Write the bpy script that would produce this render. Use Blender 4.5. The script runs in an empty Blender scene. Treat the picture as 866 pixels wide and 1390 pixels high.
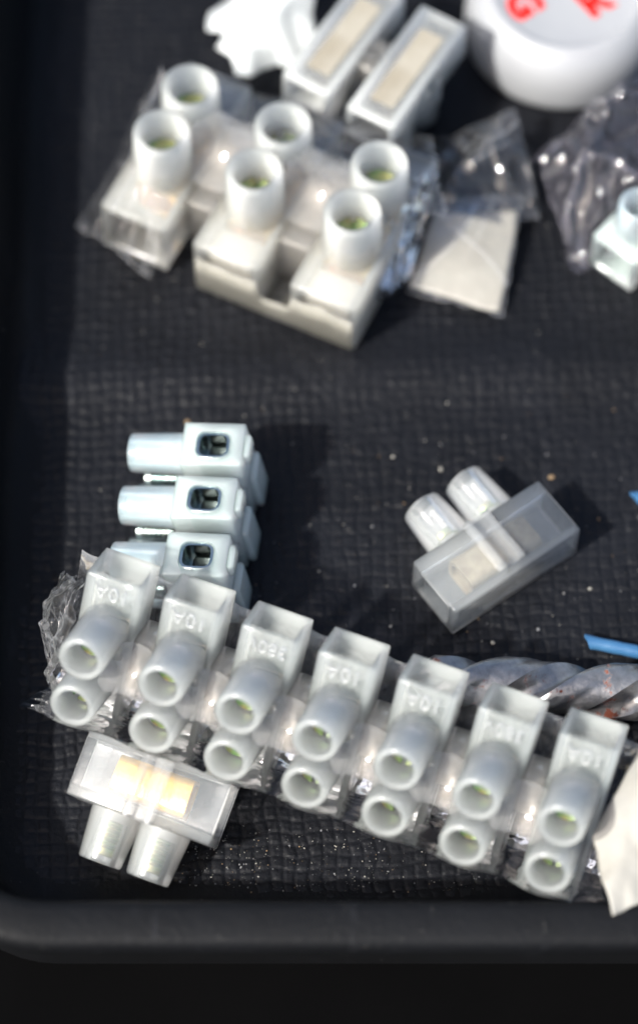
import bpy, bmesh, math, random
import numpy as np
from mathutils import Vector, Matrix, noise

scene = bpy.context.scene
MM = 0.001                      # all dimensions below are millimetres
R = math.radians

# ------------------------------------------------------------------ camera
PW, PH = 866.0, 1390.0
ELEV, DIST, VFOV = R(62.0), 345.0, R(20.0)
FPX = PH / 2 / math.tan(VFOV / 2)
CAMP = Vector((0, -DIST * math.cos(ELEV), DIST * math.sin(ELEV)))
CAMR = Matrix.Rotation(math.pi / 2 - ELEV, 3, 'X')
cd = bpy.data.cameras.new('camera')
cam = bpy.data.objects.new('camera', cd)
scene.collection.objects.link(cam)
cam.location = CAMP * MM
cam.rotation_euler = (math.pi / 2 - ELEV, 0, 0)
cd.sensor_fit = 'VERTICAL'
cd.sensor_height = 36.0
cd.lens = 18.0 / math.tan(VFOV / 2)
cd.clip_start, cd.clip_end = 0.01, 20.0
cd.dof.use_dof = True
cd.dof.focus_distance = (DIST - 19.0) * MM
cd.dof.aperture_fstop = 9.0
cd.dof.aperture_blades = 8
scene.camera = cam

# ------------------------------------------------------------------ light
SUN_EL, SHADOW_AZ = R(46.0), R(36.0)
world = bpy.data.worlds.new('World')
scene.world = world
world.use_nodes = True
wn = world.node_tree.nodes
sky = wn.new('ShaderNodeTexSky')
sky.sky_type = 'NISHITA'
sky.sun_disc = False
sky.sun_elevation = SUN_EL
sky.dust_density = 4.0
sky.ozone_density = 0.6
dsun = Vector((math.cos(SHADOW_AZ) * math.cos(SUN_EL), math.sin(SHADOW_AZ) * math.cos(SUN_EL), -math.sin(SUN_EL)))
sky.sun_rotation = math.atan2(-dsun.x, -dsun.y)
world.node_tree.links.new(sky.outputs[0], wn['Background'].inputs[0])
wn['Background'].inputs[1].default_value = 0.13
sl = bpy.data.lights.new('sun', 'SUN')
sl.energy = 4.6
sl.angle = R(2.0)
sl.color = (1.0, 0.975, 0.93)
sun = bpy.data.objects.new('sun', sl)
scene.collection.objects.link(sun)
sun.rotation_euler = dsun.to_track_quat('-Z', 'Y').to_euler()
vs = scene.view_settings
vs.view_transform = 'Standard'
vs.look = 'None'
vs.exposure = 1.15
vs.gamma = 1.0
scene.render.engine = 'CYCLES'
cy = scene.cycles
cy.use_denoising = True
cy.max_bounces = 28
cy.transparent_max_bounces = 64
cy.transmission_bounces = 16
cy.diffuse_bounces = 8
cy.volume_bounces = 24
cy.sample_clamp_indirect = 8.0
cy.caustics_reflective = False
cy.caustics_refractive = False


# ------------------------------------------------------------------ helpers
def ray(px, py):
    return CAMR @ Vector(((px - PW / 2) / FPX, -(py - PH / 2) / FPX, -1.0))


def G(px, py, z=0.0):
    """point where the line of sight through a photo pixel meets height z"""
    d = ray(px, py)
    t = (z - CAMP.z) / d.z
    return CAMP + d * t


def link(o, parent=None):
    scene.collection.objects.link(o)
    if parent is not None:
        o.parent = parent
    return o


def mesh(name, verts, faces, mats, smooth=True, idx=None, sharp=35):
    me = bpy.data.meshes.new(name)
    me.from_pydata([(v[0] * MM, v[1] * MM, v[2] * MM) for v in verts], [], faces)
    bm = bmesh.new()
    bm.from_mesh(me)
    bmesh.ops.recalc_face_normals(bm, faces=bm.faces)
    if smooth:
        a = R(sharp)
        for f in bm.faces:
            f.smooth = True
        for e in bm.edges:
            if len(e.link_faces) == 2 and e.calc_face_angle(0) > a:
                e.smooth = False
    bm.to_mesh(me)
    bm.free()
    for m in (mats if isinstance(mats, (list, tuple)) else [mats]):
        me.materials.append(m)
    if idx is not None:
        me.polygons.foreach_set('material_index', idx)
    me.update()
    return me


def part(name, me, parent=None, loc=(0, 0, 0), rot=None):
    o = bpy.data.objects.new(name, me)
    o.location = (loc[0] * MM, loc[1] * MM, loc[2] * MM)
    if rot is not None:
        o.rotation_euler = rot
    return link(o, parent)


def tag(o, label, cat, group=None, kind=None):
    o['label'] = label
    o['category'] = cat
    if group:
        o['group'] = group
    if kind:
        o['kind'] = kind
    return o


def empty(name, rot3=None, loc=(0, 0, 0)):
    o = bpy.data.objects.new(name, None)
    o.empty_display_size = 0.005
    m = rot3.to_4x4() if rot3 is not None else Matrix.Identity(4)
    m.translation = Vector(loc) * MM
    o.matrix_world = m
    return link(o)


def axes(x, y, z):
    return Matrix((x, y, z)).transposed()


def frame_yz(y, z):
    """orthonormal frame from a wanted wire direction y and tower direction z"""
    z = Vector(z).normalized()
    y = Vector(y)
    y = (y - z * y.dot(z)).normalized()
    return axes(y.cross(z), y, z)


def anchor(rot3, local, px, py, z):
    """location of a frame so that its local point shows at the pixel, at height z"""
    return G(px, py, z) - rot3 @ Vector(local)


def loft(rings, cap0=True, cap1=True, closed=True):
    n = len(rings[0])
    v = [p for r in rings for p in r]
    f = []
    for k in range(len(rings) - 1):
        a, b = k * n, (k + 1) * n
        for i in range(n if closed else n - 1):
            j = (i + 1) % n
            f.append((a + i, a + j, b + j, b + i))
    if cap0:
        f.append(tuple(range(n))[::-1])
    if cap1:
        f.append(tuple((len(rings) - 1) * n + i for i in range(n)))
    return v, f


def rr(w, h, r, cz=0.0, seg=3):
    """rounded rectangle in (x, z)"""
    pts = []
    r = max(min(r, w / 2 - 1e-3, h / 2 - 1e-3), 1e-3)
    for q, (sx, sz) in enumerate(((1, 1), (-1, 1), (-1, -1), (1, -1))):
        for k in range(seg + 1):
            a = math.pi / 2 * (q + k / seg)
            pts.append((sx * (w / 2 - r) + r * math.cos(a), cz + sz * (h / 2 - r) + r * math.sin(a)))
    return pts


def ring_y(pts, y):
    return [(p[0], y, p[1]) for p in pts]


def lathe(profile, n=36, cap0=False, cap1=False, a0=0.0, a1=2 * math.pi):
    full = abs(a1 - a0 - 2 * math.pi) < 1e-6
    m = n if full else n + 1
    rings = []
    for r, z in profile:
        r = max(r, 1e-3)
        rings.append([(r * math.cos(a0 + (a1 - a0) * i / n), r * math.sin(a0 + (a1 - a0) * i / n), z) for i in range(m)])
    return loft(rings, cap0, cap1, full)


def merge(*vf):
    V, F = [], []
    for v, f in vf:
        o = len(V)
        V += list(v)
        F += [tuple(i + o for i in q) for q in f]
    return V, F


def box(x0, x1, y0, y1, z0, z1, b=0.0):
    if b <= 0:
        r0 = [(x0, y0, z0), (x1, y0, z0), (x1, y1, z0), (x0, y1, z0)]
        return loft([r0, [(p[0], p[1], z1) for p in r0]])
    rings = []
    for z, i in ((z0, b), (z0 + b, 0), (z1 - b, 0), (z1, b)):
        q = rr(x1 - x0 - 2 * i, y1 - y0 - 2 * i, b * 1.2)
        rings.append([(p[0] + (x0 + x1) / 2, p[1] + (y0 + y1) / 2, z) for p in q])
    return loft(rings)


# ------------------------------------------------------------------ materials
def new_mat(name):
    m = bpy.data.materials.new(name)
    m.use_nodes = True
    nt = m.node_tree
    nt.nodes.clear()
    return m, nt.nodes, nt.links


def N(nodes, t, **kw):
    n = nodes.new(t)
    for k, v in kw.items():
        if k.startswith('i_'):
            n.inputs[k[2:].replace('_', ' ')].default_value = v
        else:
            setattr(n, k, v)
    return n


def texnoise(nodes, links, scale, detail=4, rough=0.55, vec=None):
    n = nodes.new('ShaderNodeTexNoise')
    n.inputs['Scale'].default_value = scale
    n.inputs['Detail'].default_value = detail
    n.inputs['Roughness'].default_value = rough
    if vec is None:
        vec = nodes.new('ShaderNodeTexCoord').outputs['Object']
    links.new(vec, n.inputs['Vector'])
    return n


def ramp(nodes, links, src, stops):
    r = nodes.new('ShaderNodeValToRGB')
    e = r.color_ramp.elements
    while len(e) < len(stops):
        e.new(0.5)
    for k, (p, c) in enumerate(stops):
        e[k].position = p
        e[k].color = (c, c, c, 1) if isinstance(c, (int, float)) else (*c, 1)
    links.new(src, r.inputs[0])
    return r


def milky(name, tint, density, rough=0.25, bump=0.06, skin=0.10, aniso=0.2):
    """cloudy see-through polythene: a clear shiny surface round a light-scattering body"""
    m, nd, lk = new_mat(name)
    out = N(nd, 'ShaderNodeOutputMaterial')
    geo = N(nd, 'ShaderNodeTexCoord')
    dif = N(nd, 'ShaderNodeBsdfDiffuse')
    trl = N(nd, 'ShaderNodeBsdfTranslucent')
    trp = N(nd, 'ShaderNodeBsdfTransparent')
    glo = N(nd, 'ShaderNodeBsdfGlossy')
    glo.inputs['Roughness'].default_value = rough
    for b in (dif, trl):
        b.inputs['Color'].default_value = (*tint, 1)
    mx = N(nd, 'ShaderNodeMixShader')
    mx.inputs[0].default_value = 0.45
    lk.new(dif.outputs[0], mx.inputs[1])
    lk.new(trl.outputs[0], mx.inputs[2])
    n2 = texnoise(nd, lk, 500, 5, 0.65, geo.outputs['Object'])
    mr = N(nd, 'ShaderNodeMapRange')
    lk.new(n2.outputs['Fac'], mr.inputs[0])
    mr.inputs[1].default_value, mr.inputs[2].default_value = 0.3, 0.75
    mr.inputs[3].default_value, mr.inputs[4].default_value = skin * 0.88, skin * 1.15
    m2 = N(nd, 'ShaderNodeMixShader')
    lk.new(mr.outputs[0], m2.inputs[0])
    lk.new(trp.outputs[0], m2.inputs[1])
    lk.new(mx.outputs[0], m2.inputs[2])
    fr = N(nd, 'ShaderNodeFresnel')
    fr.inputs['IOR'].default_value = 1.45
    m3 = N(nd, 'ShaderNodeMixShader')
    lk.new(fr.outputs[0], m3.inputs[0])
    lk.new(m2.outputs[0], m3.inputs[1])
    lk.new(glo.outputs[0], m3.inputs[2])
    bp = N(nd, 'ShaderNodeBump')
    bp.inputs['Strength'].default_value = bump
    bp.inputs['Distance'].default_value = 0.0003
    n3 = texnoise(nd, lk, 900, 4, 0.6, geo.outputs['Object'])
    lk.new(n3.outputs['Fac'], bp.inputs['Height'])
    for b in (dif, glo, fr):
        lk.new(bp.outputs[0], b.inputs['Normal'])
    lk.new(m3.outputs[0], out.inputs['Surface'])
    vol = N(nd, 'ShaderNodeVolumeScatter')
    vol.inputs['Color'].default_value = (*tint, 1)
    vol.inputs['Density'].default_value = density
    vol.inputs['Anisotropy'].default_value = aniso
    lk.new(vol.outputs[0], out.inputs['Volume'])
    return m


def film_mat(name, haze=0.05, tint=(0.9, 0.92, 0.95), rough=0.08, ior=1.55, gain=1.5, crinkle=0.85):
    m, nd, lk = new_mat(name)
    out = N(nd, 'ShaderNodeOutputMaterial')
    trp = N(nd, 'ShaderNodeBsdfTransparent')
    trp.inputs['Color'].default_value = (0.97, 0.97, 0.98, 1)
    dif = N(nd, 'ShaderNodeBsdfDiffuse')
    dif.inputs['Color'].default_value = (*tint, 1)
    trl = N(nd, 'ShaderNodeBsdfTranslucent')
    trl.inputs['Color'].default_value = (*tint, 1)
    glo = N(nd, 'ShaderNodeBsdfGlossy')
    glo.inputs['Roughness'].default_value = rough
    a = N(nd, 'ShaderNodeMixShader')
    a.inputs[0].default_value = 0.5
    lk.new(dif.outputs[0], a.inputs[1])
    lk.new(trl.outputs[0], a.inputs[2])
    n1 = texnoise(nd, lk, 300, 5, 0.65)
    mr = N(nd, 'ShaderNodeMapRange')
    lk.new(n1.outputs['Fac'], mr.inputs[0])
    mr.inputs[1].default_value, mr.inputs[2].default_value = 0.35, 0.75
    mr.inputs[3].default_value, mr.inputs[4].default_value = haze * 0.6, haze * 1.6
    at = N(nd, 'ShaderNodeAttribute', attribute_name='crease_edge_glint')
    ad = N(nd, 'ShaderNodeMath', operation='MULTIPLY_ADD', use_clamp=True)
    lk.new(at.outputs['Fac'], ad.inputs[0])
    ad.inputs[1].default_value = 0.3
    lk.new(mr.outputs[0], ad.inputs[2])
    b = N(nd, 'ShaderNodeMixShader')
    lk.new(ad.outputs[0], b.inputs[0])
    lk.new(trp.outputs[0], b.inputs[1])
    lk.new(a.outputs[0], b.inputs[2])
    fr = N(nd, 'ShaderNodeFresnel')
    fr.inputs['IOR'].default_value = ior
    g = N(nd, 'ShaderNodeMath', operation='MULTIPLY', use_clamp=True)
    lk.new(fr.outputs[0], g.inputs[0])
    g.inputs[1].default_value = gain
    c = N(nd, 'ShaderNodeMixShader')
    lk.new(g.outputs[0], c.inputs[0])
    lk.new(b.outputs[0], c.inputs[1])
    lk.new(glo.outputs[0], c.inputs[2])
    bp = N(nd, 'ShaderNodeBump')
    bp.inputs['Strength'].default_value = crinkle
    bp.inputs['Distance'].default_value = 0.0012
    n3 = texnoise(nd, lk, 170, 3, 0.45)
    lk.new(n3.outputs['Fac'], bp.inputs['Height'])
    lk.new(bp.outputs[0], glo.inputs['Normal'])
    lk.new(c.outputs[0], out.inputs[0])
    return m


def solid(name, col, rough=0.5, metal=0.0, col2=None, nscale=300, bump=0.1, bdist=0.0003, stops=(0.35, 0.65), spec=0.5, coat=0.0, rough2=None, bscale=None):
    m, nd, lk = new_mat(name)
    out = N(nd, 'ShaderNodeOutputMaterial')
    p = N(nd, 'ShaderNodeBsdfPrincipled')
    lk.new(p.outputs[0], out.inputs[0])
    n1 = texnoise(nd, lk, nscale, 6, 0.6)
    c = ramp(nd, lk, n1.outputs['Fac'], [(stops[0], col), (stops[1], col2 or tuple(x * 0.85 for x in col))])
    lk.new(c.outputs[0], p.inputs['Base Color'])
    p.inputs['Roughness'].default_value = rough
    if rough2 is not None:
        r2 = ramp(nd, lk, n1.outputs['Fac'], [(stops[0], rough), (stops[1], rough2)])
        lk.new(r2.outputs[0], p.inputs['Roughness'])
    p.inputs['Metallic'].default_value = metal
    p.inputs['Specular IOR Level'].default_value = spec
    p.inputs['Coat Weight'].default_value = coat
    p.inputs['Coat Roughness'].default_value = 0.08
    bp = N(nd, 'ShaderNodeBump')
    bp.inputs['Strength'].default_value = bump
    bp.inputs['Distance'].default_value = bdist
    n2 = texnoise(nd, lk, bscale or nscale * 3, 5, 0.6)
    lk.new(n2.outputs['Fac'], bp.inputs['Height'])
    lk.new(bp.outputs[0], p.inputs['Normal'])
    return m


M_HOUSE = milky('milky_polythene', (0.89, 0.98, 0.94), 235, aniso=0.25, skin=0.045)
M_TOWER = milky('milky_tower', (0.93, 0.99, 0.94), 500, aniso=0.25, skin=0.06)
M_CLEAR = milky('milky_clear', (0.90, 0.965, 0.975), 165, skin=0.045)
M_CLEAR_T = milky('milky_clear_tower', (0.90, 0.965, 0.97), 270, skin=0.05)
M_BLUE = milky('milky_bluish', (0.83, 0.988, 0.945), 900, rough=0.22, skin=0.10)
M_BLUE_T = milky('milky_bluish_tower', (0.72, 0.92, 0.98), 750, rough=0.22, skin=0.10)
M_WARM = milky('milky_warm', (0.955, 0.972, 0.885), 320, aniso=0.25, skin=0.06)
M_WARM_T = milky('milky_warm_tower', (0.94, 0.982, 0.91), 480, aniso=0.2, skin=0.06)
M_WEB = milky('milky_web', (0.97, 0.945, 0.85), 270, rough=0.15, skin=0.06)
M_BASE = milky('milky_base', (0.94, 0.98, 0.94), 900, aniso=0.2, skin=0.14)
M_LETTER = milky('milky_lettering', (0.93, 0.98, 0.97), 900, skin=0.12)
M_BRASS = solid('brass', (0.92, 0.58, 0.14), 0.3, 1.0, (0.72, 0.42, 0.09), 500, 0.15)
M_DULL = solid('dull_brass', (0.3680, 0.3200, 0.2240), 0.5, 0.6, (0.2400, 0.2000, 0.1360), 500, 0.2)
M_SCREW = solid('passivated_screw', (0.13, 0.26, 0.10), 0.32, 0.85, (0.30, 0.25, 0.11), 700, 0.2)
M_ZINC = solid('zinc_plate', (0.42, 0.45, 0.43), 0.2, 1.0, (0.22, 0.30, 0.30), 600, 0.15)
M_FILM = film_mat('clear_film', 0.03, rough=0.07, gain=1.0)
M_FILM2 = film_mat('purple_grey_film', 0.045, (0.62, 0.60, 0.72), rough=0.08, gain=1.0)
M_PAPER = solid('cream_paper', (0.2295, 0.2241, 0.2022), 0.75, 0, (0.2022, 0.1967, 0.1749), 250, 0.25)
M_CARD = solid('cream_card', (0.2263, 0.2172, 0.1774), 0.5, 0, (0.1958, 0.1835, 0.1468), 200, 0.3, 0.0008, coat=1.0, bscale=180)
M_TAPE = milky('cream_tape', (0.96, 0.935, 0.79), 700, skin=0.10)
M_TISSUE = milky('white_scrap', (0.93, 0.985, 0.99), 1500, 0.35, skin=0.35)
M_CAP = solid('white_container_plastic', (0.225, 0.232, 0.238), 0.4, 0, (0.205, 0.21, 0.22), 80, 0.05, coat=0.3)
M_RED = solid('red_print', (0.46, 0.006, 0.003), 0.8, 0, (0.42, 0.005, 0.003), 300, 0.05, spec=0.1)
M_BLUEWIRE = solid('blue_insulation', (0.0231, 0.0825, 0.1782), 0.4, 0, (0.0330, 0.1023, 0.1980), 400, 0.15)
M_STEEL = None


# ------------------------------------------------------------------ the setting: table under the tray
TRAY_Z = -1.6
M_TABLE = solid('dark_table', (0.0009, 0.0009, 0.0010), 0.9, 0, (0.0006, 0.0006, 0.0007), 40, 0.2, spec=0.03)
tv, tf = box(-400, 400, -400, 500, -14, TRAY_Z)
t = part('table_surface', mesh('table_surface', tv, tf, M_TABLE, False))
t['kind'] = 'structure'
t['label'] = 'black table surface under the tray'


# ------------------------------------------------------------------ the tray
def plastic_black(name, base, speck=True, rough=0.5, scr=1.0):
    m, nd, lk = new_mat(name)
    out = N(nd, 'ShaderNodeOutputMaterial')
    p = N(nd, 'ShaderNodeBsdfPrincipled')
    lk.new(p.outputs[0], out.inputs[0])
    tc = N(nd, 'ShaderNodeTexCoord')
    big = texnoise(nd, lk, 45, 6, 0.65, tc.outputs['Object'])
    fine = texnoise(nd, lk, 1400, 3, 0.6, tc.outputs['Object'])
    c1 = ramp(nd, lk, big.outputs['Fac'], [(0.3, tuple(x * 0.7 for x in base)), (0.72, tuple(x * 1.5 for x in base))])
    # scuffs: stretched noise
    mp = N(nd, 'ShaderNodeMapping')
    mp.inputs['Scale'].default_value = (1.0, 0.16, 1.0)
    mp.inputs['Rotation'].default_value = (0, 0, 0.35)
    lk.new(tc.outputs['Object'], mp.inputs[0])
    sc = texnoise(nd, lk, 330, 5, 0.7, mp.outputs[0])
    s1 = ramp(nd, lk, sc.outputs['Fac'], [(0.60, 0.0), (0.78, 1.0)])
    mixc = N(nd, 'ShaderNodeMix', data_type='RGBA')
    mm = N(nd, 'ShaderNodeMath', operation='MULTIPLY')
    lk.new(s1.outputs[0], mm.inputs[0])
    mm.inputs[1].default_value = 0.45 * scr
    lk.new(mm.outputs[0], mixc.inputs[0])
    lk.new(c1.outputs[0], mixc.inputs[6])
    mixc.inputs[7].default_value = (0.021, 0.022, 0.026, 1)
    src = mixc.outputs[2]
    if speck:
        f1 = ramp(nd, lk, fine.outputs['Fac'], [(0.66, 0.0), (0.74, 1.0)])
        mk = N(nd, 'ShaderNodeMath', operation='MULTIPLY')
        lk.new(f1.outputs[0], mk.inputs[0])
        b2 = ramp(nd, lk, texnoise(nd, lk, 70, 4, 0.6, tc.outputs['Object']).outputs['Fac'], [(0.45, 0.0), (0.7, 0.8)])
        lk.new(b2.outputs[0], mk.inputs[1])
        mx2 = N(nd, 'ShaderNodeMix', data_type='RGBA')
        lk.new(mk.outputs[0], mx2.inputs[0])
        lk.new(src, mx2.inputs[6])
        mx2.inputs[7].default_value = (0.06, 0.058, 0.053, 1)
        src = mx2.outputs[2]
    lk.new(src, p.inputs['Base Color'])
    p.inputs['Roughness'].default_value = rough
    p.inputs['Specular IOR Level'].default_value = 0.13 if speck else 0.06
    bp = N(nd, 'ShaderNodeBump')
    bp.inputs['Strength'].default_value = 0.5
    bp.inputs['Distance'].default_value = 0.0002
    lk.new(fine.outputs['Fac'], bp.inputs['Height'])
    lk.new(bp.outputs[0], p.inputs['Normal'])
    return m


M_TRAYFLOOR = plastic_black('black_tray_floor', (0.0038, 0.0042, 0.0055))
M_TRAYWALL = plastic_black('black_tray_wall', (0.0019, 0.0022, 0.0029), speck=True, rough=0.62, scr=0.9)

WALL_H = 14.0
gl = G(-48, 600, WALL_H)             # top of the left wall passes just outside the frame
gn = G(430, 1222, WALL_H)            # inner top edge of the near wall
LEFT_TOP, NEAR_TOP = gl.x, gn.y
SLOPE = 3.0                          # the walls lean outwards
FX0, FY0 = LEFT_TOP + SLOPE, NEAR_TOP + SLOPE
FX1, FY1 = 75.0, 105.0
RIDGE_Y = G(430, 505).y


def floor_h(X, Y):
    """height of the tray floor: a soft cross ridge plus gentle waviness"""
    rid = 1.0 * np.exp(-((Y - RIDGE_Y - 0.03 * X) / 4.2) ** 2)
    return rid + 0.12 * np.sin(X * 0.11 + 1.0) * np.sin(Y * 0.09)


tray = empty('tray', None, (0, 0, 0))
tag(tray, 'black plastic tray with embossed grid floor holding all the connectors', 'tray')

rs = np.random.RandomState(4)
step = 0.2
xs = np.arange(FX0 - 1.0, FX1, step)
ys = np.arange(FY0 - 1.0, FY1, step)
XX, YY = np.meshgrid(xs, ys)
CELL = 1.5


def smooth_rand(shape, k, seed):
    r = np.random.RandomState(seed)
    small = r.rand(shape[0] // k + 3, shape[1] // k + 3)
    yi = np.arange(shape[0]) / k
    xi = np.arange(shape[1]) / k
    y0, x0 = yi.astype(int), xi.astype(int)
    fy, fx = (yi - y0)[:, None], (xi - x0)[None, :]
    fy, fx = fy * fy * (3 - 2 * fy), fx * fx * (3 - 2 * fx)
    a = small[y0][:, x0]
    b = small[y0][:, x0 + 1]
    c = small[y0 + 1][:, x0]
    d = small[y0 + 1][:, x0 + 1]
    return (a * (1 - fx) + b * fx) * (1 - fy) + (c * (1 - fx) + d * fx) * fy


wob = smooth_rand(XX.shape, 14, 1) - 0.5
wob2 = smooth_rand(XX.shape, 14, 2) - 0.5
gx = (XX + 0.04 * YY + wob * 0.85) / CELL
gy = (YY - 0.05 * XX + wob2 * 0.85) / CELL
ax = np.abs(gx - np.floor(gx) - 0.5) * 2
ay = np.abs(gy - np.floor(gy) - 0.5) * 2
pad = np.clip((1 - np.maximum(ax, ay)) / 0.42, 0, 1)
pad = pad * pad * (3 - 2 * pad)
per = rs.rand(400, 400)
ph = per[np.floor(gy).astype(int) % 400, np.floor(gx).astype(int) % 400]
amp = 0.06 + 0.13 * ph + 0.16 * (smooth_rand(XX.shape, 60, 3) - 0.4)
ZZ = floor_h(XX, YY) + pad * amp + 0.09 * (smooth_rand(XX.shape, 3, 5) - 0.5) + 0.04 * (rs.rand(*XX.shape) - 0.5)
ZZ -= 0.16
ny_, nx_ = XX.shape
co = np.stack([XX, YY, ZZ], -1).reshape(-1, 3) * MM
idx = np.arange(ny_ * nx_).reshape(ny_, nx_)
quads = np.stack([idx[:-1, :-1], idx[:-1, 1:], idx[1:, 1:], idx[1:, :-1]], -1).reshape(-1, 4)
fm = bpy.data.meshes.new('floor')
fm.vertices.add(len(co))
fm.vertices.foreach_set('co', co.ravel())
fm.loops.add(quads.size)
fm.loops.foreach_set('vertex_index', quads.ravel().astype(np.int32))
fm.polygons.add(len(quads))
fm.polygons.foreach_set('loop_start', np.arange(0, quads.size, 4, dtype=np.int32))
fm.polygons.foreach_set('use_smooth', np.ones(len(quads), dtype=bool))
fm.update(calc_edges=True)
fm.materials.append(M_TRAYFLOOR)
fo = part('floor', fm, tray)
fo['label'] = 'embossed black tray floor with a low cross ridge'


def rect_ring(x0, x1, y0, y1, r, z, seg=10):
    pts = []
    for cx, cy_, q in ((x1 - r, y1 - r, 0), (x0 + r, y1 - r, 1), (x0 + r, y0 + r, 2), (x1 - r, y0 + r, 3)):
        for k in range(seg + 1):
            a = math.pi / 2 * (q + k / seg)
            pts.append((cx + r * math.cos(a), cy_ + r * math.sin(a), z))
    return pts


def off_ring(o, z):
    return rect_ring(FX0 - o, FX1 + o, FY0 - o, FY1 + o, 9.0 + max(o, -6), z)


prof = [(-4.5, -0.12), (-2.6, 0.1), (-1.4, 0.6), (-0.5, 1.5), (0.1, 3.0), (0.9, 6.0), (2.2, 11.0), (2.7, 12.9), (3.0, 13.5), (3.5, 13.9), (4.2, 14.0),
        (6.9, 13.9), (7.6, 13.6), (8.0, 13.0), (8.1, 11.6), (7.9, 11.0), (7.4, 10.9), (7.0, 10.6), (6.6, 9.6), (5.0, 0.0), (4.6, TRAY_Z + 0.02), (3.0, TRAY_Z + 0.02), (0.0, TRAY_Z + 0.3), (-4.5, TRAY_Z + 0.4)]
wv, wf = loft([off_ring(o, z) for o, z in prof], False, False)
w = part('wall', mesh('wall', wv, wf, M_TRAYWALL, True, sharp=60), tray)
w['label'] = 'sloping black tray wall with thick rolled rim'


# ------------------------------------------------------------------ connector building blocks
class Spec:
    def __init__(s, L, W, H, pitch, D, T, S, hw=0.78, hh=0.74, wall=0.30):
        s.L, s.W, s.H, s.pitch, s.D, s.T, s.S, s.hw, s.hh, s.wall = L, W, H, pitch, D, T, S, hw, hh, wall


A = Spec(18.4, 6.6, 5.8, 9.05, 5.2, 7.6, 6.3)
S1 = Spec(18.3, 6.0, 8.0, 9.0, 5.0, 6.4, 6.1, hw=0.74, hh=0.70)
S2 = Spec(17.0, 6.0, 8.0, 9.0, 5.0, 5.8, 5.7)
B = Spec(24.0, 8.8, 9.0, 12.9, 7.0, 7.4, 7.6)
C = Spec(11.4, 5.6, 7.3, 7.3, 4.6, 6.5, 6.0, hw=0.60, hh=0.54, wall=0.95)


def housing_mesh(sp, mat, slot=False, name='housing', depth=None):
    L, W, H = sp.L, sp.W, sp.H
    dep = depth or L / 2 - 0.4
    hw, hh = W * sp.hw, H * sp.hh
    cz = H * 0.5
    b = 0.2
    rings = []
    for s in (-1, 1):
        part_ = [ring_y(rr(hw - 0.3, hh - 0.3, sp.wall + 0.1, cz), s * (L / 2 - dep)),
                 ring_y(rr(hw, hh, sp.wall + 0.2, cz), s * (L / 2 - 0.2)),
                 ring_y(rr(hw + 0.3, hh + 0.3, sp.wall + 0.3, cz), s * L / 2),
                 ring_y(rr(W - 2 * b * 0.8, H - 2 * b * 0.8, 0.3, cz), s * L / 2),
                 ring_y(rr(W - 0.1, H - 0.1, 0.24, cz), s * (L / 2 - b * 0.4)),
                 ring_y(rr(W, H, 0.26, cz), s * (L / 2 - b))]
        rings += part_ if s < 0 else part_[::-1]
    v, f = loft(rings)
    if slot:
        bm = bmesh.new()
        bv = [bm.verts.new(p) for p in v]
        for q in f:
            bm.faces.new([bv[i] for i in q])
        bmesh.ops.recalc_face_normals(bm, faces=bm.faces)
        bot = [q for q in bm.faces if q.normal.z < -0.9 and q.calc_area() > L * W * 0.4]
        r = bmesh.ops.inset_region(bm, faces=bot, thickness=W * 0.17, depth=0)
        r2 = bmesh.ops.inset_region(bm, faces=bot, thickness=0.12, depth=-0.42)
        v = [tuple(q.co) for q in bm.verts]
        bm.verts.index_update()
        f = [tuple(q.index for q in p.verts) for p in bm.faces]
        bm.free()
    return mesh(name, v, f, mat)


def tower_mesh(sp, mat, half=False, name='screw_tower'):
    r, T = sp.D / 2, sp.T
    ri = r * 0.71
    tb = 1.2 if sp in (S1, S2) else 1.09
    p = [(0, 0.02), (r * tb, 0.02), (r * (tb * 0.8 + 0.2), T * 0.2), (r, T - 0.35), (r - 0.06, T - 0.12), (r - 0.2, T), ((r + ri) / 2, T + 0.03), (ri + 0.15, T - 0.02), (ri, T - 0.22), (ri * 0.93, T * 0.4), (ri * 0.9, T * 0.18), (0, T * 0.16)]
    if half:
        return mesh(name, *lathe(p, 20, a0=R(150), a1=R(390)), mat)
    return mesh(name, *lathe(p, 36), mat)


def screw_mesh(sp, mat, z0=0.18, z1=0.42):
    r = sp.D / 2 * 0.62
    T = sp.T
    zz = T * z1
    pr = [(0, T * z0)]
    nt_ = max(2, int((zz - 0.8 - T * z0) / 0.5))
    for k in range(nt_):
        za = T * z0 + (zz - 0.8 - T * z0) * k / nt_
        dz = (zz - 0.8 - T * z0) / nt_
        pr += [(r * 0.74, za), (r * 0.98, za + dz * 0.45), (r * 0.98, za + dz * 0.55), (r * 0.74, za + dz * 0.98)]
    body = lathe(pr + [(0, zz - 0.8)], 22)
    vf = [body]
    g = r * 0.17
    a = math.acos(g / r)
    for s in (0, math.pi):
        arc = [(r * math.cos(s - a + 2 * a * k / 14), r * math.sin(s - a + 2 * a * k / 14)) for k in range(15)]
        vf.append(loft([[(x, y, zz - 0.82) for x, y in arc], [(x, y, zz - 0.12) for x, y in arc], [(x * 0.93, y * 0.93, zz) for x, y in arc]]))
    return mesh('screw', *merge(*vf), mat)


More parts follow.
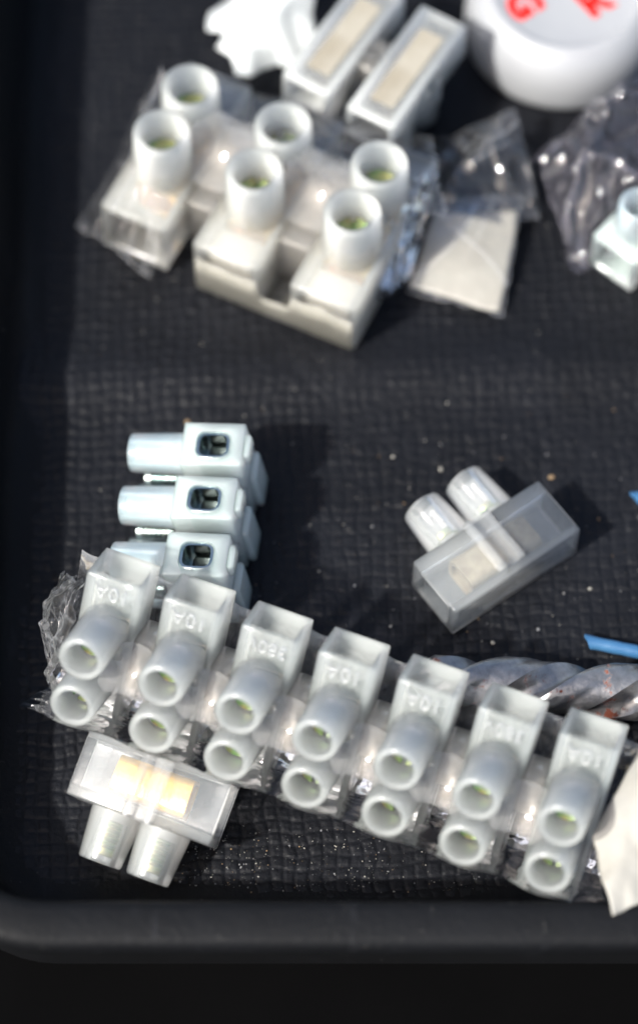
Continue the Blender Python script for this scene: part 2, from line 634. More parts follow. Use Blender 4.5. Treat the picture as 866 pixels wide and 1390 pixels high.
def insert_mesh(sp, mat, frac=0.5):
    l = sp.L * frac / 2
    w, h = sp.W * 0.64, sp.H * 0.56
    cz = sp.H * 0.5
    rings = [ring_y(rr(w - 0.9, h - 0.9, 0.7, cz), -l + 3.4), ring_y(rr(w - 0.9, h - 0.9, 0.7, cz), -l), ring_y(rr(w, h, 0.9, cz), -l), ring_y(rr(w, h, 0.9, cz), l), ring_y(rr(w - 0.9, h - 0.9, 0.7, cz), l), ring_y(rr(w - 0.9, h - 0.9, 0.7, cz), l - 3.4)]
    return mesh('brass_insert', *loft(rings), mat)


def sleeve_mesh(sp, mat, ro=None, hf=0.7):
    ro = ro or (sp.pitch - sp.W) / 2 + 0.12
    ri = ro * 0.56
    h = sp.H * hf
    return mesh('mounting_sleeve', *lathe([(ri, 0.1), (ro, 0.1), (ro, h - 0.7), (ro * 0.93, h - 0.28), (ro * 0.8, h), (ri + 0.2, h), (ri, h - 0.25), (ri, 0.1)], 28), mat)


def web_mesh(sp, mat, y=0.205, z0=0.12, z1=0.93):
    g = (sp.pitch - sp.W) / 2 - 0.02
    return mesh('web', *box(-g, g, -sp.L * y, sp.L * y, sp.H * z0, sp.H * z1, 0.25), mat)


def rib_mesh(sp, mat):
    """what is left of a cut mounting sleeve: an open half tube on the side of the housing"""
    ro, ri = 1.75, 1.05
    n = 14
    outer = [(ro * math.sin(math.pi * k / n), -ro * math.cos(math.pi * k / n)) for k in range(n + 1)]
    # cut through: keep two side ridges and the groove between them
    prof_ = [(-0.05, -1.9), (0.75, -1.75), (0.95, -1.55), (0.95, -1.05), (0.8, -0.9), (0.3, -0.75), (0.12, -0.35), (0.08, 0), (0.12, 0.35), (0.3, 0.75), (0.8, 0.9), (0.95, 1.05), (0.95, 1.55), (0.75, 1.75), (-0.1, 1.9)]
    rings = []
    for z, k in ((0.9, 0.86), (1.2, 1.0), (sp.H - 0.15, 1.0), (sp.H + 0.12, 0.9)):
        rings.append([(sp.W / 2 + (p[0] * k if p[0] > 0 else p[0]), p[1] * (0.9 + 0.1 * k), z) for p in prof_])
    return mesh('rib', *loft(rings), mat)


def text_mesh(body, size, mat, extrude=0.13, offset=0.0):
    cu = bpy.data.curves.new('lettering', 'FONT')
    cu.body = body
    cu.size = size * MM
    cu.extrude = extrude * MM
    cu.offset = offset * MM
    cu.align_x = 'CENTER'
    cu.align_y = 'CENTER'
    cu.resolution_u = 3
    o = bpy.data.objects.new('lettering', cu)
    scene.collection.objects.link(o)
    dg = bpy.context.evaluated_depsgraph_get()
    me = bpy.data.meshes.new_from_object(o.evaluated_get(dg))
    bpy.data.objects.remove(o)
    bpy.data.curves.remove(cu)
    me.name = 'lettering'
    me.materials.clear()
    me.materials.append(mat)
    return me


def connector(name, sp, n, rot3, loc, mats, slot=False, screws=True, text=None, rib=False, half_lower=False, sleeves=True, screw_depth=0.42, insert_frac=0.5, tail=False, insert_mat=None, depth=None):
    hm, tm, wm, im = mats['house'], mats['tower'], mats['web'], insert_mat or mats['insert']
    root = empty(name, rot3, loc)
    me_h = housing_mesh(sp, hm, slot, depth=depth)
    me_t = tower_mesh(sp, tm)
    me_th = tower_mesh(sp, tm, True) if half_lower else None
    me_s = screw_mesh(sp, mats['screw'], z1=screw_depth)
    me_i = insert_mesh(sp, im, insert_frac)
    me_sl = sleeve_mesh(sp, wm)
    me_w = web_mesh(sp, wm, 0.27 if sp is B else 0.135, 0.05 if sp is B else 0.12)
    tx = {}
    x0 = -(n - 1) / 2 * sp.pitch
    rnd = random.Random(hash(name) % 1000 + n)
    rnd = random.Random(n * 7 + int(sp.L * 10))
    for i in range(n):
        jt = 1.0 if n > 1 else 0.0
        h = part('housing', me_h, root, (x0 + i * sp.pitch + jt * rnd.uniform(-0.05, 0.05), jt * rnd.uniform(-0.12, 0.12), jt * rnd.uniform(-0.1, 0.1)), tuple(jt * R(rnd.uniform(-0.8, 0.8)) for _ in range(3)))
        part('brass_insert', me_i, h)
        for s in (-1, 1):
            lower = s < 0 and half_lower
            part('screw_tower', me_th if lower else me_t, h, (0, s * sp.S / 2, sp.H))
            if screws:
                part('screw', me_s, h, (0, s * sp.S / 2, sp.H), (0, 0, rnd.uniform(0, 3.1)))
        if text:
            k = text[i % len(text)]
            if k not in tx:
                tx[k] = text_mesh(k, 2.5 if len(k) < 4 else 2.2, mats['letter'])
            part('lettering', tx[k], h, (0, sp.S / 2 + sp.D / 2 + (sp.L / 2 - sp.S / 2 - sp.D / 2) * 0.52, sp.H + 0.04), (0, 0, math.pi))
        if rib and i == n - 1:
            part('rib', rib_mesh(sp, M_RIB), root, (x0 + i * sp.pitch, 0, 0))
        if sleeves and i < n - 1:
            part('mounting_sleeve', me_sl, root, (x0 + (i + 0.5) * sp.pitch, 0, 0))
            part('web', me_w, root, (x0 + (i + 0.5) * sp.pitch, 0, 0))
    return root


M_CONTACT = solid('beige_contact', (0.24, 0.225, 0.185), 0.6, 0.0, (0.18, 0.16, 0.12), 160, 0.2)
M_RIB = milky('milky_rib', (0.92, 0.97, 0.985), 260, skin=0.05)
KIT = dict(house=M_HOUSE, tower=M_TOWER, web=M_WEB, insert=M_BRASS, screw=M_SCREW, letter=M_LETTER)
KITC = dict(house=M_CLEAR, tower=M_CLEAR_T, web=M_CLEAR, insert=M_BRASS, screw=M_SCREW, letter=M_LETTER)
KITB = dict(house=M_BLUE, tower=M_BLUE_T, web=M_BLUE, insert=M_ZINC, screw=M_ZINC, letter=M_LETTER)
KITW = dict(house=M_WARM, tower=M_WARM_T, web=M_WEB, insert=M_BRASS, screw=M_SCREW, letter=M_LETTER)

# ---- the long strip of seven, leaning back on its wire ends
ang = R(-21.0)
TH = R(58)
sx = Vector((math.cos(ang), math.sin(ang), 0))
nh = Vector((-sx.y, sx.x, 0))
sy = nh * math.cos(TH) + Vector((0, 0, math.sin(TH)))
sz = sx.cross(sy)
RS = axes(sx, sy, sz)
zc = 3.0 + A.L / 2 * math.sin(TH)                       # lower wire ends a little above the floor
loc_tip = Vector(((4 - 4) * A.pitch, A.S / 2, A.H + A.T))
tipz = zc + (RS @ loc_tip).z
LS = anchor(RS, loc_tip, 428, 1008, tipz)
strip = connector('terminal_strip', A, 7, RS, LS, KIT, text=['10A', '10A', '380V', '10A', '10A', '380V', '10A'], insert_frac=0.2, insert_mat=M_DULL, screw_depth=0.52)
tag(strip, 'long milky seven-way terminal strip leaning across the tray, wrapped in clear film', 'terminal strip')

# ---- single block on its side, slotted underside towards the viewer
Yr, Zr = Vector((0.81, 0.585, 0)), Vector((-0.585, 0.81, 0.0))
RR = frame_yz(Yr, Zr)
p = anchor(RR, (S1.W / 2, 0, 0), 703, 774, S1.W + 0.15)
blk = connector('connector_block', S1, 1, RR, p, KITC, slot=True, rib=True, insert_mat=M_DULL, insert_frac=0.56, screw_depth=0.3)
tag(blk, 'single clear connector block lying on its side by itself near the blue wire', 'connector block', 'single connector blocks')

# ---- single block under the strip, brass showing through, towers pointing out
Yl = Vector((-0.92, 0.385, 0))
Zl = Vector((-0.36 * 0.94, -0.93 * 0.94, -0.30))
RL = frame_yz(Yl, Zl)
p = anchor(RL, (S2.W / 2, 0, S2.H), 186, 1112, 8.0)
blk2 = connector('connector_block', S2, 1, RL, p, KITC, rib=True, insert_frac=0.52, screw_depth=0.85)
tag(blk2, 'single clear connector block with gold brass showing, tucked under the long strip', 'connector block', 'single connector blocks')

# ---- bluish three-way block standing on its wire ends
Xc = Vector((-0.14, -0.99, 0))
Zc = Vector((-0.985, 0.12, -0.14))
Yc = Zc.cross(Xc)
RC = frame_yz(Yc, Zc)
p = anchor(RC, (0, C.L / 2, C.H / 2), 277, 676, C.L + 0.6)
tri = connector('terminal_block', C, 3, RC, p, KITB, half_lower=True, screw_depth=0.9, insert_frac=0.93, sleeves=True)
M_HOLE_SHADE = solid('hole_shade_paint', (0.006, 0.012, 0.011), 0.3, 0.3, (0.004, 0.008, 0.008), 300)
hlm = mesh('hole_shade_plug', *box(-C.W * 0.2, C.W * 0.2, C.L / 2 - 4.4, C.L / 2 - 2.6, C.H * 0.32, C.H * 0.62, 0.2), M_HOLE_SHADE)  # added dark plug: paints the shade deep inside each wire opening
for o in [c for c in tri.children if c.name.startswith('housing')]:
    part('hole_shade_plug', hlm, o)
tabm = mesh('tab', *box(-1.5, 1.5, C.L / 2 - 2.2, C.L / 2 - 0.1, -0.75, 0.05, 0.2), M_BLUE)
flm = mesh('foot', *box(-1.9, 1.9, -C.L / 2, -C.L / 2 + 6.5, -0.9, 0.05, 0.2), M_BLUE)
for o in [c for c in tri.children if c.name.startswith('housing')]:
    part('tab', tabm, o)
    part('foot', flm, o)
tag(tri, 'pale blue three-way terminal block standing upright with dark metal wire openings', 'terminal block')

# ---- three-way large block at the back, upright
Xb = Vector((0.90, -0.435, 0)).normalized()
Zb = Vector((0, 0, 1))
RB = axes(Xb, Zb.cross(Xb), Zb)
p = anchor(RB, (0, -B.S / 2, B.H + B.T), 346, 233, B.H + B.T + 0.7)
big = connector('terminal_block', B, 3, RB, p, KITW)
plug = mesh('cream_filling', *box(-B.W * 0.33, B.W * 0.33, -B.L / 2 + 0.9, -B.L / 2 + 5.0, B.H * 0.24, B.H * 0.76, 0.3), M_TAPE)
for o in [c for c in big.children if c.name.startswith('housing')][1:]:
    part('cream_filling', plug, o)
tag(big, 'large milky three-way terminal block standing upright under torn clear film, green screws', 'terminal block')

# ---- two-way block lying upside down at the back
Yt = Vector((0.53, 0.85, 0))
RT = frame_yz(Yt, (0, 0, -1))
p = anchor(RT, (-A.pitch / 2, 0, 0), 552, 90, A.H + A.T + 0.3)
two = connector('terminal_block', A, 2, RT, p, dict(KITW, house=M_BASE), slot=True, insert_frac=0.62, insert_mat=M_DULL)
ctm = mesh('contact_strip', *box(-1.75, 1.75, -6.4, 6.4, 0.40, 1.0, 0.15), M_CONTACT)
for o in [c for c in two.children if c.name.startswith('housing')]:
    part('contact_strip', ctm, o)
part('rib', rib_mesh(A, M_RIB), two, (-A.pitch / 2, 0, 0), (0, 0, math.pi))
tag(two, 'milky two-way terminal block lying upside down with slotted bases, beside the white container', 'terminal block')

# ---- pale block at the right edge
Xe = Vector((0.76, -0.65, 0)).normalized()
RE = axes(Xe, Zb.cross(Xe), Zb)
E = Spec(14.0, 6.6, 6.6, 8.6, 4.9, 5.2, 5.6)
p = anchor(RE, (-E.pitch / 2, -E.S / 2, E.H + E.T), 868, 276, E.H + E.T + 0.3)
edge = connector('terminal_block', E, 2, RE, p, KITB)
tag(edge, 'pale blue terminal block cut off by the picture edge beside the purple film', 'terminal block')


# ------------------------------------------------------------------ films and scraps
def creased(nu, nv, seed, ncre, amp):
    r = np.random.RandomState(seed)
    U, V = np.meshgrid(np.linspace(0, 1, nu), np.linspace(0, 1, nv))
    h = np.zeros_like(U)
    mask = np.zeros_like(U)
    for _ in range(ncre):
        a = r.rand() * math.pi
        px_, py_ = r.rand(2)
        w = 0.05 * math.sin(_ * 1.7)
        d = (U - px_) * math.cos(a) + (V - py_) * math.sin(a)
        e = -(U - px_) * math.sin(a) + (V - py_) * math.cos(a)
        d = d + w * np.sin(e * 4 + _)
        k = r.uniform(-1, 1)
        fade = 1 / (1 + np.exp((np.abs(e) - r.uniform(0.2, 0.6)) * 12))
        h += k * np.sqrt(d * d + 0.00025) * (0.4 + 0.6 * fade)
        mask = np.maximum(mask, 0.8 * abs(k) ** 0.7 * fade * np.exp(-(d / 0.013) ** 2))
    if amp > 0.7:
        for k_, w_ in ((26, 0.34), (13, 0.16)):
            q = smooth_rand(U.shape, k_, seed * 3 + k_) * 2 - 1
            rd_ = 1 - np.sqrt(q * q + 0.003)
            h += w_ * rd_ * ncre * 0.16
            mask = np.maximum(mask, 0.7 * np.exp(-(q / (0.05 if k_ > 20 else 0.07)) ** 2) * np.clip(smooth_rand(U.shape, 30, seed + k_) * 1.8 - 0.6, 0, 1))
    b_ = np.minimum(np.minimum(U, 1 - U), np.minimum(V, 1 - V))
    mask = np.maximum(mask, 0.45 * np.exp(-(b_ / 0.01) ** 2))  # sheet borders whitened too, painting in the bright look of a cut edge
    h -= h.mean()
    h *= amp / (np.abs(h).max() + 1e-9)
    return U, V, h, mask


def sheet(name, pts, mat, nu=50, nv=40, seed=1, ncre=12, amp=2.0, ragged=0.05, bulge=0.0, thick=0.0, floor=True, up=(0, 0, 1)):
    """a crumpled sheet spanning four 3-D corner points"""
    if mat in (M_FILM, M_FILM2):
        nu, nv = 90, 90
    U, V, h, mask = creased(nu, nv, seed, ncre, amp)
    r = np.random.RandomState(seed + 50)

    def edge(nn):
        k = r.rand(nn // 6 + 3)
        return np.interp(np.arange(nn), np.arange(len(k)) * 6.0, k) * ragged
    eu0, eu1, ev0, ev1 = edge(nv), edge(nv), edge(nu), edge(nu)
    U2 = U * (1 - eu0[:, None] - eu1[:, None]) + eu0[:, None]
    V2 = V * (1 - ev0[None, :] - ev1[None, :]) + ev0[None, :]
    P = [np.array(q, float) for q in pts]
    W = ((1 - U2) * (1 - V2))[..., None] * P[0] + (U2 * (1 - V2))[..., None] * P[1] + (U2 * V2)[..., None] * P[2] + ((1 - U2) * V2)[..., None] * P[3]
    hh = h + bulge * np.sin(U * math.pi) * np.sin(V * math.pi)
    W += hh[..., None] * np.array(up, float)
    if floor:
        W[..., 2] = np.maximum(W[..., 2], 0.35 + floor_h(W[..., 0], W[..., 1]) + 0.15 * r.rand(*W[..., 2].shape))
    v = [tuple(x) for x in W.reshape(-1, 3)]
    f = []
    for j in range(nv - 1):
        for i in range(nu - 1):
            a = j * nu + i
            f.append((a, a + 1, a + nu + 1, a + nu))
    me = mesh(name, v, f, mat, True, sharp=60)
    at = me.attributes.new('crease_edge_glint', 'FLOAT', 'POINT')
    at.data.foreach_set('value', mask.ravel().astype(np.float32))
    o = part(name, me)
    if thick:
        md = o.modifiers.new('thickness', 'SOLIDIFY')
        md.thickness = thick * MM
    return o


def T3(px, py, z):
    return tuple(G(px, py, z))


# film round the long strip: back, lower end and across to the lower tower mouths
def strip_film():
    hx = 3.5 * A.pitch
    prof_ = [(A.L / 2 - 0.7, -0.35), (A.L * 0.25, -0.45), (0, -0.4), (-A.L * 0.25, -0.45), (-A.L / 2 - 0.2, -0.35), (-A.L / 2 - 0.35, 1.5), (-A.L / 2 - 0.2, A.H * 0.6), (-A.L * 0.42, A.H + 1.2), (-A.S / 2 - A.D / 2 - 1.4, A.H + A.T * 0.5), (-A.S / 2 - A.D / 2 - 0.5, A.H + A.T - 1.2), (-A.S / 2 - A.D / 2 - 0.2, A.H + A.T - 0.1)]
    r = random.Random(5)
    n = 150
    rings = []
    for i in range(n + 1):
        x = -hx - 1.5 + (2 * hx + 4.0) * i / n
        u = (x + 3 * A.pitch) / A.pitch
        gap = 0.5 - 0.5 * math.cos(2 * math.pi * u)       # 1 between two poles
        ring = []
        for k, (y, z) in enumerate(prof_):
            nz = noise.noise(Vector((x * 0.25, k * 0.6, 3.0))) * 0.22
            if k == 0:
                y -= 1.3 * gap
            if k >= 8:
                y += 0.25 * gap * (k - 7) / 3
                z -= 0.4 * gap
            ring.append((x, y + (nz if 0 < k < 8 else 0), z + (-abs(nz) if k < 5 else nz)))
        rings.append(ring)
    me = mesh('film_wrap', *loft(rings, False, False, False), M_FILM, True, sharp=70)
    at = me.attributes.new('crease_edge_glint', 'FLOAT', 'POINT')
    np_ = len(prof_)
    at.data.foreach_set('value', [0.9 if k in (0, np_ - 1) else (0.25 if k == np_ - 2 else 0.0) for i in range(n + 1) for k in range(np_)])  # no folds here: painted bright line along the cut film edges
    return me


fw = part('film_wrap', strip_film())
fw.matrix_world = strip.matrix_world.copy()
tag(fw, 'tight clear plastic film wrapped round the long seven-way strip', 'plastic film')

lo = RS @ Vector((-3.5 * A.pitch, 0, 0)) + LS
fe = sheet('film_tail', [T3(40, 905, 6), T3(100, 775, 16), T3(112, 785, 15), T3(75, 985, 6)], M_FILM, 40, 40, 8, 14, 2.4, 0.12, 1.5, floor=True, up=(-0.7, -0.2, 0.7))
tag(fe, 'crumpled clear film end bunched at the left end of the long strip', 'plastic film')

# film pulled down between neighbouring towers: shiny saddles
M_SADDLE = film_mat('stretched_film', 0.13, (0.93, 0.92, 0.86), rough=0.06, gain=0.9, crinkle=0.15)


def saddle_mesh(sp, lift=0.50, slope=1, name='film_saddle'):
    g = sp.pitch / 2 - sp.D / 2 + 0.05
    y0_, y1_ = (-1.9, 3.2) if slope > 0 else (-3.8, 4.0)
    nu_, nv_ = 18, 26
    v, f = [], []
    for j in range(nv_):
        y = y0_ + (y1_ - y0_) * j / (nv_ - 1)
        # follow the round tower walls
        yy_ = min(abs(y - sp.S / 2), abs(y + sp.S / 2))
        hw_ = sp.pitch / 2 - math.sqrt(max((sp.D / 2) ** 2 - min(yy_, sp.D / 2 * 0.8) ** 2, 0.1)) + 0.03
        yo = y + 4.0 if slope > 0 else 4.0 - y
        for i in range(nu_):
            u = 2 * i / (nu_ - 1) - 1
            z = sp.H + 4.4 - (0.061 if slope > 0 else 0.08) * yo * yo + 0.8 * u * u + 0.05 * noise.noise(Vector((u * 2, y * 0.7, sp.L)))
            z = max(z, sp.H * 0.96)
            v.append((u * hw_, y, z))
    for j in range(nv_ - 1):
        for i in range(nu_ - 1):
            a = j * nu_ + i
            f.append((a, a + 1, a + nu_ + 1, a + nu_))
    return mesh(name, v, f, M_SADDLE, True, sharp=80)


me_sd = saddle_mesh(A)
for i in range(6):
    part('film_saddle', me_sd, fw, ((i - 2.5) * A.pitch, 0, 0))

# film over the big three-way block
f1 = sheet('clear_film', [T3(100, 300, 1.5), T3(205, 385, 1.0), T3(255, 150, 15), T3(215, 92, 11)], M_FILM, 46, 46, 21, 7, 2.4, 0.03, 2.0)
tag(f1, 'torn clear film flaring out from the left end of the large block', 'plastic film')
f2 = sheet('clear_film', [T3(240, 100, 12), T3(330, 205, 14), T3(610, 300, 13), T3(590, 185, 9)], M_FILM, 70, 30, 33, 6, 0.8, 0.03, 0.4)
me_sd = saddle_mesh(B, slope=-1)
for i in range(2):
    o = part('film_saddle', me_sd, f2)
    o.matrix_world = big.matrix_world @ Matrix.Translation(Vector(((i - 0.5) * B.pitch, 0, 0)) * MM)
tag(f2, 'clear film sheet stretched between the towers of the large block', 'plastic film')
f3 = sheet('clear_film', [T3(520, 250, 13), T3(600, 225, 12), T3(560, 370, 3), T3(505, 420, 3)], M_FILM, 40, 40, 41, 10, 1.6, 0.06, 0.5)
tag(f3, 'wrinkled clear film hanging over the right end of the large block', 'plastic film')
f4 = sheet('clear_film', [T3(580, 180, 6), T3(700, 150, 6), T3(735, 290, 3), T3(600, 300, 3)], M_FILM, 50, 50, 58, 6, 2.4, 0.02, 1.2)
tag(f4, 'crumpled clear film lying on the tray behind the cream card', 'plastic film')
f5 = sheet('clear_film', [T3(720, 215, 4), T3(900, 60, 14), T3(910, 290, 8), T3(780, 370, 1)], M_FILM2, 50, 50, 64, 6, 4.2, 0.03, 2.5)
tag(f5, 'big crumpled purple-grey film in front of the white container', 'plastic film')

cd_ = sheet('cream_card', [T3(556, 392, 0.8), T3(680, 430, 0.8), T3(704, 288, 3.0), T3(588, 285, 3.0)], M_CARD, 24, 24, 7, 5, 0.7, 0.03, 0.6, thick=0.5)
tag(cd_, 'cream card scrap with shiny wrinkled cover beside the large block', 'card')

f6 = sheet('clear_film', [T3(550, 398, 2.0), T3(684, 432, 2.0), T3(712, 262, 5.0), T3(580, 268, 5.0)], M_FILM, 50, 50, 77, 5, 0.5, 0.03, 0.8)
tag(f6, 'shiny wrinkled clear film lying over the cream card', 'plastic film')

pp = sheet('paper_scrap', [T3(803, 1143, 13.0), T3(829, 1240, 15.5), T3(950, 1190, 16.0), T3(885, 985, 17.0)], M_PAPER, 30, 30, 12, 9, 2.0, 0.03, 1.6, thick=0.25)
tag(pp, 'cream white paper scrap at the right end of the long strip', 'paper')

ts = sheet('white_scrap', [T3(262, 0, 5), T3(308, 112, 3), T3(450, 80, 6), T3(440, -70, 10)], M_TISSUE, 40, 40, 91, 9, 1.6, 0.14, 3.0, thick=0.25)
tag(ts, 'crumpled white plastic scrap with ragged edge behind the upside-down block', 'plastic scrap')

# cream tape under and up the front of the big block
x0, x1 = -4.2, B.pitch + 4.2
hl = B.L / 2
rings = []
for i in range(61):
    x = x0 + (x1 - x0) * i / 60
    ph_ = ((x / B.pitch + 0.5) % 1.0 - 0.5) * B.pitch
    on = min(1.0, max(0.0, (B.W / 2 + 0.2 - abs(ph_)) / 0.5))
    top = 3.4 + on * B.H * 0.32 + 0.5 * noise.noise(Vector((x * 0.35, 7, 4)))
    yb = -hl - 0.12
    rings.append([(x, hl * 0.4, -0.2), (x, yb + 0.1, -0.2), (x, yb, 0.1), (x, yb + 0.03 * noise.noise(Vector((x, 2, 1))), top * 0.5), (x, yb, top)])
tape = part('tape', mesh('tape', *loft(rings, False, False, False), M_TAPE))
tape.matrix_world = big.matrix_world.copy()
md = tape.modifiers.new('thickness', 'SOLIDIFY')
md.thickness = 0.15 * MM
md.offset = 1
tag(tape, 'cream tape stuck under the front of the large three-way block', 'tape')

# ------------------------------------------------------------------ white container with red print
CR, CH = 12.8, 9.4
cc = G(762, 46, 0)
pot = empty('round_container', None, (cc.x, cc.y, 0.2))
tag(pot, 'white round plastic container with red lettering on its lid', 'container')
prof_ = [(0, 0), (CR - 0.8, 0), (CR - 0.2, 0.5), (CR, 1.4), (CR, CH - 5.0), (CR - 0.25, CH - 3.4), (CR - 0.9, CH - 1.9), (CR - 1.8, CH - 0.8), (CR - 2.6, CH - 0.25), (CR - 3.2, CH), (CR - 3.7, CH - 0.1), (CR - 4.0, CH - 0.35), (CR - 4.3, CH - 0.45), (0, CH - 0.45)]
part('body', mesh('body', *lathe(prof_, 72), M_CAP, sharp=50), pot)
for ch, a, px_, py_ in (('G', -146, 709, 6), ('R', -54, 806, 3)):
    me = text_mesh(ch, 5.8, M_RED, 0.06, 0.28)
    q = G(px_, py_, CH - 0.2)
    part('lettering', me, pot, (q.x - cc.x, q.y - cc.y, CH - 0.42), (0, 0, R(a + 90)))

# ------------------------------------------------------------------ drill bit
def steel():
    m, nd, lk = new_mat('rusty_drill_steel')
    out = N(nd, 'ShaderNodeOutputMaterial')
    p = N(nd, 'ShaderNodeBsdfPrincipled')
    lk.new(p.outputs[0], out.inputs[0])
    n1 = texnoise(nd, lk, 260, 6, 0.7)
    n2 = texnoise(nd, lk, 900, 5, 0.6)
    base = ramp(nd, lk, n2.outputs['Fac'], [(0.3, (0.17, 0.17, 0.17)), (0.7, (0.27, 0.268, 0.265))])
    mask = ramp(nd, lk, n1.outputs['Fac'], [(0.57, 0.0), (0.63, 1.0)])
    mx = N(nd, 'ShaderNodeMix', data_type='RGBA')
    lk.new(mask.outputs[0], mx.inputs[0])
    lk.new(base.outputs[0], mx.inputs[6])
    mx.inputs[7].default_value = (0.15, 0.036, 0.015, 1)
    lk.new(mx.outputs[2], p.inputs['Base Color'])
    inv = ramp(nd, lk, mask.outputs[0], [(0.0, 0.78), (1.0, 0.0)])
    lk.new(inv.outputs[0], p.inputs['Metallic'])
    rg = ramp(nd, lk, mask.outputs[0], [(0.0, 0.34), (1.0, 0.85)])
    lk.new(rg.outputs[0], p.inputs['Roughness'])
    bp = N(nd, 'ShaderNodeBump')
    bp.inputs['Strength'].default_value = 0.4
    bp.inputs['Distance'].default_value = 0.0003
    lk.new(n2.outputs['Fac'], bp.inputs['Height'])
    lk.new(bp.outputs[0], p.inputs['Normal'])
    return m


M_STEEL = steel()
DR = 3.25
d0, d1 = G(560, 922, DR + 0.4), G(960, 946, DR + 0.4)
dv = d1 - d0
dl = dv.length
nseg, nang = 170, 56
rings = []
for i in range(nseg + 1):
    s = dl * i / nseg
    tw = -2 * math.pi * s / 25.0
    tip = min(1.0, 0.25 + s / 3.0)
    ring = []
    for k in range(nang):
        a = 2 * math.pi * k / nang
        q = (2 * a) % (2 * math.pi) / (2 * math.pi)          # 0..1 over one half
        if q < 0.16:
            rad = 1.0
        elif q < 0.24:
            rad = 1.0 - 0.10 * (q - 0.16) / 0.08
        elif q < 0.50:
            rad = 0.90
        else:
            rad = 0.90 - 0.40 * math.sin(math.pi * (q - 0.5) / 0.5) ** 0.8
            if q > 0.9:
                rad = max(rad, 0.9 + (q - 0.9) * 1.0)
        ring.append((DR * rad * tip * math.cos(a + tw), DR * rad * tip * math.sin(a + tw), s))
    rings.append(ring)
dm = mesh('drill_bit', *loft(rings), M_STEEL, sharp=40)
dr = part('drill_bit', dm)
dr.matrix_world = Matrix.Translation(d0 * MM) @ dv.to_track_quat('Z', 'Y').to_matrix().to_4x4()
tag(dr, 'spiral steel drill bit with rust spots lying behind the long strip', 'drill bit')


# ------------------------------------------------------------------ blue wires
def wire(name, a, b, r, label, sag=0.0):
    a, b = Vector(a), Vector(b)
    d = (b - a).normalized()
    s1 = d.cross(Vector((0, 0, 1))).normalized()
    s2 = s1.cross(d)
    rings = []
    for i in range(13):
        t_ = i / 12
        c = a.lerp(b, t_) + s1 * sag * math.sin(t_ * 3.0)
        rr0 = r * (1.12 if i == 0 else 1.0) * (1 + 0.03 * math.sin(i * 2.1))
        sk = 0.5 if i == 0 else 0
        rings.append([tuple(c + s1 * rr0 * math.cos(q) + s2 * rr0 * math.sin(q) + d * sk * math.cos(q + 0.6)) for q in [2 * math.pi * k / 18 for k in range(18)]])
    ri_ = [tuple(Vector(a) + d * 0.9 + s1 * r * 0.55 * math.cos(q) + s2 * r * 0.55 * math.sin(q)) for q in [2 * math.pi * k / 18 for k in range(18)]]
    r0 = [tuple(Vector(a) + d * (0.5 * math.cos(q + 0.6)) + s1 * r * 0.6 * math.cos(q) + s2 * r * 0.6 * math.sin(q)) for q in [2 * math.pi * k / 18 for k in range(18)]]
    o = part(name, mesh(name, *loft([ri_, r0] + rings), M_BLUEWIRE))
    tag(o, label, 'wire', 'blue wire offcuts')
    return o


wire('wire_offcut', T3(797, 871, 1.6), T3(905, 893, 1.0), 0.78, 'thin blue plastic wire offcut lying just behind the drill bit')
wire('wire_offcut', T3(861, 677, 1.0), T3(930, 668, 1.0), 0.8, 'blue wire end poking in at the picture edge beside the single block')

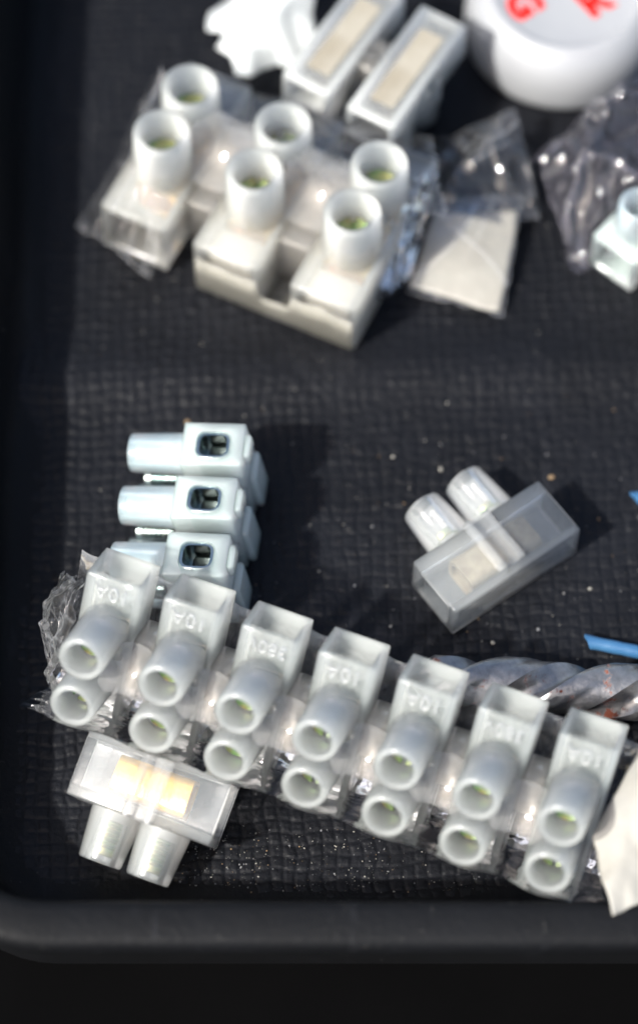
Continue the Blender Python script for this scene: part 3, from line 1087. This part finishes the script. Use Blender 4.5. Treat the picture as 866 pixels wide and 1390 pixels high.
# ------------------------------------------------------------------ dust and crumbs on the floor
M_D1 = solid('pale_dust', (0.2280, 0.2220, 0.1980), 0.9, 0, (0.1560, 0.1500, 0.1320), 900)
M_D2 = solid('tan_dust', (0.1620, 0.1140, 0.0600), 0.9, 0, (0.1500, 0.0960, 0.0540), 900)
M_D3 = solid('grey_dust', (0.0990, 0.1018, 0.1100), 0.8, 0, (0.1100, 0.1100, 0.1100), 900)
rd = random.Random(11)
V, F, I = [], [], []
ico = bmesh.new()
bmesh.ops.create_icosphere(ico, subdivisions=1, radius=1.0)
iv = [tuple(q.co) for q in ico.verts]
iff = [tuple(q.index for q in f.verts) for f in ico.faces]
ico.free()


def grain(x, y, r, mi):
    z = float(floor_h(np.array(x), np.array(y))) - 0.02 + r * 0.4
    o = len(V)
    sx_, sy_, sz_ = rd.uniform(0.6, 1.5), rd.uniform(0.6, 1.3), rd.uniform(0.5, 0.9)
    a = rd.uniform(0, 6.3)
    for q in iv:
        j = rd.uniform(0.75, 1.25)
        qx, qy = q[0] * sx_ * j, q[1] * sy_ * j
        V.append((x + r * (qx * math.cos(a) - qy * math.sin(a)), y + r * (qx * math.sin(a) + qy * math.cos(a)), z + r * q[2] * sz_ * j))
    for f in iff:
        F.append(tuple(i + o for i in f))
        I.append(mi)


def scatter(n, x0, x1, y0, y1, rmin, rmax):
    for _ in range(n):
        q = G(rd.uniform(x0, x1), rd.uniform(y0, y1))
        if q.y < FY0 - 0.5:
            continue
        r = rmin + (rmax - rmin) * rd.random() ** 3
        grain(q.x, q.y, r, rd.choices((0, 1, 2), (5, 2, 4))[0])


scatter(330, 100, 880, 560, 1215, 0.03, 0.13)
scatter(110, 430, 880, 600, 900, 0.03, 0.14)
scatter(420, 240, 880, 1120, 1212, 0.03, 0.12)
scatter(200, 230, 520, 1135, 1212, 0.03, 0.10)
scatter(70, 100, 880, 300, 560, 0.04, 0.13)
for px_, py_, r, mi in ((669, 873, 0.34, 0), (598, 638, 0.28, 0), (748, 648, 0.35, 1), (533, 621, 0.26, 0), (812, 705, 0.22, 1), (800, 800, 0.25, 0), (650, 905, 0.22, 2), (530, 850, 0.2, 0), (255, 574, 0.35, 1), (700, 905, 0.2, 0), (730, 855, 0.2, 2)):
    q = G(px_, py_)
    grain(q.x, q.y, r, mi)
du = part('dust', mesh('dust', V, F, [M_D1, M_D2, M_D3], False, I))
du['kind'] = 'stuff'
tag(du, 'pale dust and crumbs scattered over the black tray floor', 'dust')
